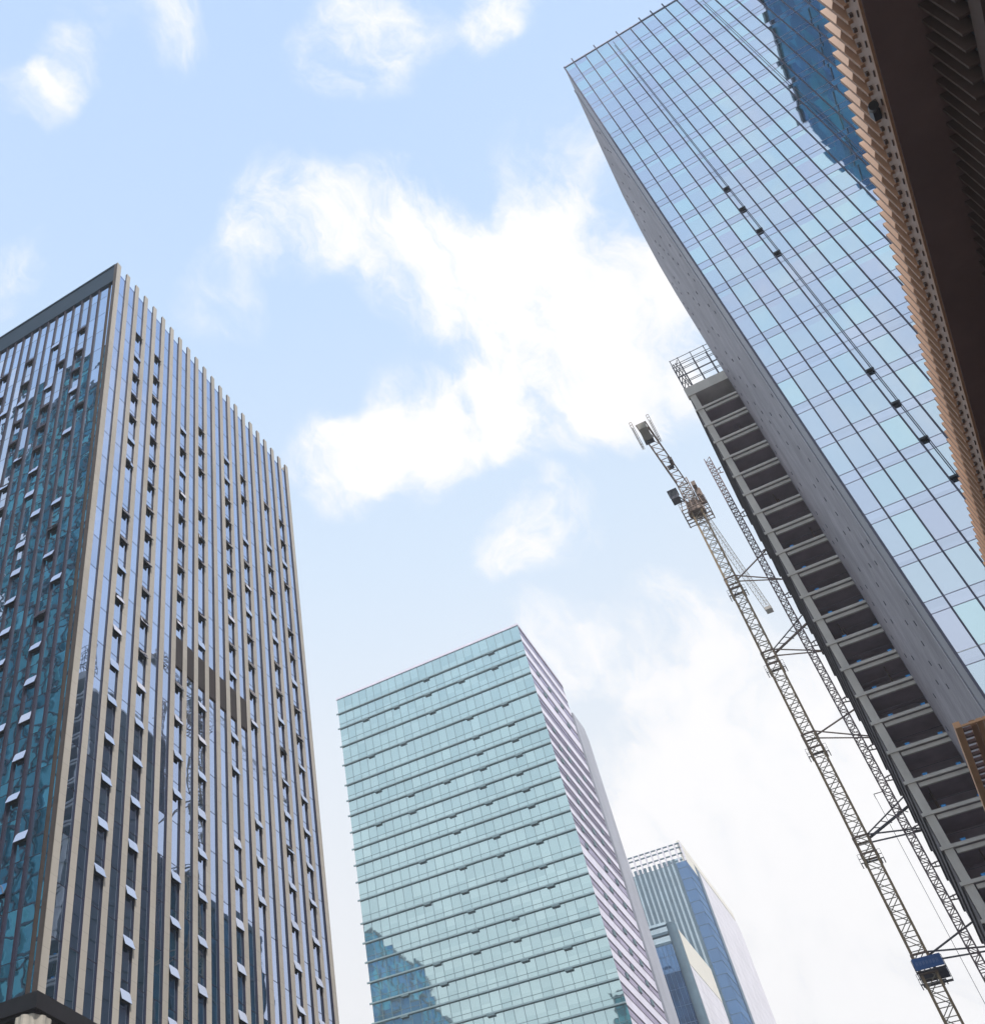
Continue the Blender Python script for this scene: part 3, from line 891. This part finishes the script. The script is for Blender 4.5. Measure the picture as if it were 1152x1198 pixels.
    for k in range(5):
        mc.bar((cx - 1.6 + .7 * k, cy - 1.7, 113.1), (cx - 1.2 + .55 * k, cy - .8, 116.2 + .3 * (k % 2)), .1).bar((cx + 1.7 - .6 * k, cy + 1.6, 113.1), (cx + .9 - .4 * k, cy + .8, 117), .09)
    mc.build('winch', M['crane_rust'], root)
    # counter jib towards the viewer
    zc = 118.4
    ya, yb = 106.8, 120.9
    def ax(y): return cx + (y - cy) * .083
    j = MB()
    for sgn in (-.62, .62):
        j.bar((ax(ya) + sgn, ya, zc), (ax(yb) + sgn, yb, zc), .15)
        j.bar((ax(ya) + sgn * .9, ya + 2, zc + 1.0), (ax(yb) + sgn * .9, yb, zc + 1.0), .1)
    n = 9
    for k in range(n):
        y_, yn = ya + (yb - ya) * k / n, ya + (yb - ya) * (k + 1) / n
        j.bar((ax(y_) - .62, y_, zc), (ax(y_) + .62, y_, zc), .09)
        j.bar((ax(y_) - .62, y_, zc), (ax(yn) + .62, yn, zc), .07)
        for sgn in (-.62, .62):
            j.bar((ax(y_) + sgn, y_, zc), (ax(yn) + sgn * .9, yn, zc + 1.0), .07)
    j.build('counter_jib', M['crane_rust'], root)
    w = MB().box(ax(ya) - .55, ax(ya) + .55, ya - .1, ya + 2.3, zc - 1.1, zc - .1).box(ax(ya) - .6, ax(ya) + .6, ya + 2.45, ya + 2.9, zc - 1.3, zc - .1, 1)
    w.build('counterweight', [M['ballast'], M['steel']], root)
    rl = MB()
    for sgn in (-1.3, 1.05):
        railing(rl, ax(ya) + sgn, ax(ya) + sgn + .3, ya - .3, ya + 4.2, zc - .4, 1.1, w=.05)
        rl.box(ax(ya) + sgn + .1, ax(ya) + sgn + .2, ya - .3, ya + 4.2, zc - .42, zc - .38)
    rl.build('railing', M['crane_rust'], root)
    MB().box(ax(116) + .2, ax(116) + .72, 115.4, 116.6, zc + .08, zc + .7).cyl((ax(117) - .4, 117, zc + .4), (ax(117) + .4, 117, zc + .4), .32, 12).build('hoist_drum', M['steel'], root)
    # jib away from the viewer
    ye = 154.0
    j = MB()
    n = 30
    for sgn in (-.5, .5):
        j.bar((ax(yb) + sgn, yb, zc), (ax(ye) + sgn, ye, zc), .07)
    j.bar((ax(yb), yb, zc + 1.1), (ax(ye), ye, zc + 1.1), .07)
    for k in range(n):
        y_, yn = yb + (ye - yb) * k / n, yb + (ye - yb) * (k + 1) / n
        ym = (y_ + yn) / 2
        for sgn in (-.5, .5):
            j.bar((ax(y_) + sgn, y_, zc), (ax(ym), ym, zc + 1.1), .03).bar((ax(ym), ym, zc + 1.1), (ax(yn) + sgn, yn, zc), .03)
        j.bar((ax(y_) - .5, y_, zc), (ax(y_) + .5, y_, zc), .03)
    j.box(ax(ye) - .5, ax(ye) + .5, ye - .8, ye + .4, zc - .3, zc + .2)
    j.build('jib', M['jib'], root)
    # blue climbing platform lower on the mast
    q = MB()
    q.box(x0 - .25, x1 + .95, y0 - .75, y0 - .70, 48.65, 49.75, 0)
    q.box(x0 - .25, x1 + .95, y1 + .6, y1 + .65, 48.5, 49.5, 1)
    q.box(x1 + .9, x1 + .95, y1 - .5, y1 + .6, 48.5, 49.5, 0)
    q.box(x0 - .3, x1 + 1.0, y0 - .7, y0 - .45, 48.5, 48.56, 1).box(x0 - .3, x1 + 1.0, y1 + .35, y1 + .7, 48.1, 48.2, 1)
    railing(q, x0 - .3, x1 + 1.0, y0 - .72, y1 + .68, 48.3, 1.3, 1, .05)
    cp = q.build('climbing_platform', [M['blue'], M['steel']], root)
    # pale marks of the lettering on the blue sheet
    lt = MB()
    xx = x0 - .02
    for k in range(7):
        lt.box(xx, xx + .05, y0 - .765, y0 - .752, 49.0, 49.4).box(xx, xx + .17, y0 - .765, y0 - .752, 49.18, 49.23)
        lt.box(xx + .12, xx + .17, y0 - .765, y0 - .752, 49.05, 49.4)
        xx += .29
    lt.build('lettering', mat('pale_blue_letter', (.16, .27, .50), .5), cp)


crane()

# builder's hoist mast at the side of the frame
def hoist():
    x0, x1, y0, y1 = 2.78, 3.5, 117.6, 118.3
    root = empty('hoist_mast', (3.15, 118, 0), 'slim lattice hoist mast bracketed to the dark side of the concrete frame', 'hoist')
    b = MB()
    lattice(b, x0, x1, y0, y1, 0, 118.2, .75, .12, .06, 0, 0)
    b.build('mast', M['hoist'], root)
    for z in (115.4, 106.6, 99.5, 92.1, 84.5, 76.4, 70.1, 66.3, 60.5, 56.6, 53.2, 47):
        MB().bar((x1, y0 + .1, z), (4.2, 117.4, z), .1).bar((x1, y1, z), (4.2, 118.5, z), .1).bar((3.85, 117.4, z), (3.85, 118.4, z), .08).build('wall_bracket', M['hoist'], root)
    MB().bar((x0, y0, 64.95), (1.9, 117.4, 64.85), .06).bar((1.9, 117.4, 64.85), (1.9, 117.4, 64.3), .06).build('cable_arm', M['steel'], root)
    c = MB().cyl((1.92, 117.4, 0.02), (1.92, 117.4, 64.3), .022, 6).build('hanging_cable', M['steel'])
    tag(c, 'thin cable hanging straight down beside the hoist mast from a short arm', 'cable')


hoist()

# ------------------------------------------------------------------ copper finned building on the near right
CR = 7.5
def copper_building():
    X0 = CR
    ya, yb = 6.0, 48.0
    zt = 1.6 + 25.5                 # soffit level
    root = empty('copper_building', (X0, ya, 0), 'near building clad in copper coloured vertical fins over a dark brown soffit', 'building')
    sp = .405
    X2_ = X0 + 1.1
    n = int((yb - ya) / sp)
    vis = []
    bx('back_wall', M['copper_dark'], root, X0 + .34, X0 + 20, ya, yb, 28.2, 29.55)
    def fin_mesh(z0, z1, d, w):
        return MB().box(0, d, -w / 2, w / 2, z0, z1, 0)
    protoA = None
    fins = [ya + sp * (i + .5) for i in range(n)]
    order = sorted(fins, key=lambda y: abs(y - 22))
    keep = set(order[:100])
    rest = MB()
    for y in fins:
        if y in keep:
            if protoA is None:
                protoA = fin_mesh(27.95, 29.75, .30, .095).build('fin', M['copper'])
                o = protoA
            else:
                o = protoA.copy(); col.objects.link(o)
            o.parent = root
            o.location = (.0, y - ya, 0)
        else:
            rest.box(X0, X0 + .32, y - .075, y + .075, 27.95, 29.75)
    if rest.f: tag(rest.build('fin_row', M['copper'], root), kind='stuff')
    # pale trim under the fins with small dark brackets
    bx('trim', M['copper_pink'], root, X0 + .10, X0 + .5, ya, yb, zt, 28.2)
    br = MB()
    for i, y in enumerate(fins):
        br.box(X0 + .03, X0 + .10, y + .14, y + .24, 27.82, 27.9).box(X0 + .07, X0 + .10, y - .07, y + .10, 27.44, 27.475)
    tag(br.build('bracket', M['bracket'], root), kind='stuff')
    bx('trim_edge', M['copper'], root, X0 + .04, X0 + .10, ya, yb, zt - .03, zt + .05)
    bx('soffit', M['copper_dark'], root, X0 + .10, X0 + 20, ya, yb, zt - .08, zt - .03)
    # lower tier of fins, the soffit shade put into their dark colour
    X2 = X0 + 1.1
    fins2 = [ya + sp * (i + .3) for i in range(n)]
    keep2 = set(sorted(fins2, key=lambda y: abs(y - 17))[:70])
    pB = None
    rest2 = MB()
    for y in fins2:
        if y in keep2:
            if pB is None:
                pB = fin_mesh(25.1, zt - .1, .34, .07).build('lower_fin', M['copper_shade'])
                o = pB
            else:
                o = pB.copy(); col.objects.link(o)
            o.parent = root
            o.location = (X2 - X0, y - ya, 0)
        else:
            rest2.box(X2, X2 + .34, y - .065, y + .065, 25.1, zt - .1)
    tag(rest2.build('lower_fin_row', M['copper'], root), kind='stuff')
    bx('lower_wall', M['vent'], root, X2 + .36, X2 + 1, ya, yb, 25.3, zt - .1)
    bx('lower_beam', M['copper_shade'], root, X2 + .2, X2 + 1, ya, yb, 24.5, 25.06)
    for k in range(20):
        y = ya + 2.1 * k
        bx('window', M['shopglass'], root, X2 + .45, X2 + .6, y + .1, y + 2.0, .2, 24.5)
        bx('window_post', M['copper_dark'], root, X2 + .3, X2 + .62, y, y + .1, .2, 24.5)
    bx('body', M['vent'], root, X2 + .8, X0 + 20, ya, yb, 0, 24.4)
    bx('roof', M['copper_dark'], root, X0 + .4, X0 + 20, ya, yb, 29.55, 29.62)


copper_building()

def spotlight():
    root = empty('spotlight', (CR + .02, 17.8, 27.7), 'small black spotlight fixed to the pale trim under the copper fins', 'lamp')
    MB().cyl((CR - .12, 17.50, 27.40), (CR - .09, 17.72, 27.62), .10, 14).build('lamp_head', M['spot_black'], root)
    MB().bar((CR - .10, 17.72, 27.6), (CR - .02, 18.0, 27.82), .07).box(CR - .08, CR + .08, 17.85, 18.15, 27.7, 27.98).build('lamp_arm', M['vent'], root)
    MB().cyl((CR - .123, 17.475, 27.375), (CR - .12, 17.50, 27.40), .112, 14).build('lamp_ring', M['spot_black'], root)


spotlight()

# slatted copper canopy farther along
def canopy():
    h = 16.0
    z = h + 1.6
    x0, y0 = .171 * h, 1.745 * h
    x1, y1 = x0 + 4.6, y0 + 9.5
    root = empty('copper_canopy', (x1, y0, 0), 'slatted copper canopy jutting in at the lower right edge', 'canopy')
    bx('edge_beam', M['copper_lit'], root, x0, x0 + .15, y0, y1, z, z + .16)
    bx('edge_beam', M['copper_lit'], root, x0 + .16, x1, y0, y0 + .05, z, z + .05)
    bx('edge_beam', M['copper_lit'], root, x0 + .16, x1, y1 - .1, y1, z, z + .30)
    y = y0 + .25
    bl = MB()
    while y < y1 - .3:
        MB().box(x0 + .16, x0 + .34, y, y + .07, z + .02, z + .10).build('spacer', M['copper_dark'], root)
        y += .30
    k = 0
    x = x0 + .34
    while x < x1:
        MB().box(x, x + .125, y0 + .10, y1 - .1, z + (.03 if k % 2 else 0), z + .14).build('slat', M['copper_lit'] if k % 3 else M['copper'], root)
        x += .15
        k += 1
    for px, py in ((x1 - .3, y0 + .6), (x1 - .3, y1 - .6)):
        MB().cyl((px, py, 0), (px, py, z), .14, 14).build('post', M['copper_dark'], root)
    for yy in (y0 + 2.5, y0 + 5, y0 + 7.5):
        bx('cross_beam', M['copper_dark'], root, x0 + .34, x1, yy, yy + .08, z + .141, z + .22)


canopy()

# ------------------------------------------------------------------ buildings round the viewer, seen mirrored in the glass
def mirrored(name, label, x0, x1, y0, y1, h, m, fh, lines='xy', step=4.8):
    root = empty(name, ((x0 + x1) / 2, (y0 + y1) / 2, 0), label, 'tower')
    bx('facade', m, root, x0, x1, y0, y1, 0, h)
    MB().box(x0 - .3, x1 + .3, y0 - .3, y1 + .3, h, h + 1.2).build('parapet', M['tower_line'], root)
    k = 1
    while k * fh < h and k < 60:
        z = h - k * fh
        MB().box(x0 - .1, x1 + .1, y0 - .1, y1 + .1, z - .16, z + .16).build('floor_band', M['tower_line'], root)
        k += 1
    x = x0
    while x <= x1:
        MB().box(x - .12, x + .12, y1 + .2, y1 + .4, 0, h).build('pier', M['tower_line'], root)
        x += step
    if 'y' in lines:
        y = y0
        xs = x1 + .2 if 'r' in lines else x0 - .55
        while y <= y1:
            MB().box(xs, xs + .35, y - .12, y + .12, 0, h).build('pier', M['tower_line'], root)
            y += step
    return root


mirrored('teal_tower', 'teal glass tower seen mirrored in the left office tower', -96.7, -55, -30, 10, 166, M['teal_mirror'], 3.6, 'x', 2.4)
mirrored('blue_slab', 'blue slab building seen mirrored low in the middle glass tower', -245, -195, -72, -20, 231, M['blue_mirror'], 8.0, 'xyr', 9)
mirrored('stepped_block', 'lower blue block beside the blue slab, seen mirrored in the middle glass tower', -194, -180, -72, -25, 200, M['blue_mirror'], 6.0, 'xyr', 7)
mirrored('blue_tower', 'blue glass tower seen mirrored at the top of the right skyscraper', 45.6, 76, 6.5, 58, 201, M['tower_panel'], 24, 'x', 10)

# ------------------------------------------------------------------ the hazy city air
hm = bpy.data.materials.new('hazy_air')
hm.use_nodes = True
hm.node_tree.nodes.clear()
ho = nd(hm.node_tree, 'ShaderNodeOutputMaterial')
hv = nd(hm.node_tree, 'ShaderNodeVolumePrincipled')
hv.inputs['Color'].default_value = (.93, .95, 1.0, 1)
hv.inputs['Density'].default_value = .00048
hv.inputs['Anisotropy'].default_value = .2
hm.node_tree.links.new(hv.outputs[0], ho.inputs['Volume'])
hz = MB().box(-670, 670, -670, 670, -1, 245).build('haze', hm)
tag(hz, kind='stuff')

mirrored('added_dark_tower', 'added dark navy tower behind the concrete frame, darkening the mirror image in the left tower', 13.5, 40, 132, 165, 98, M['navy_panel'], 9.0, 'xy', 6)  # hidden tower added to darken the reflection in the left tower
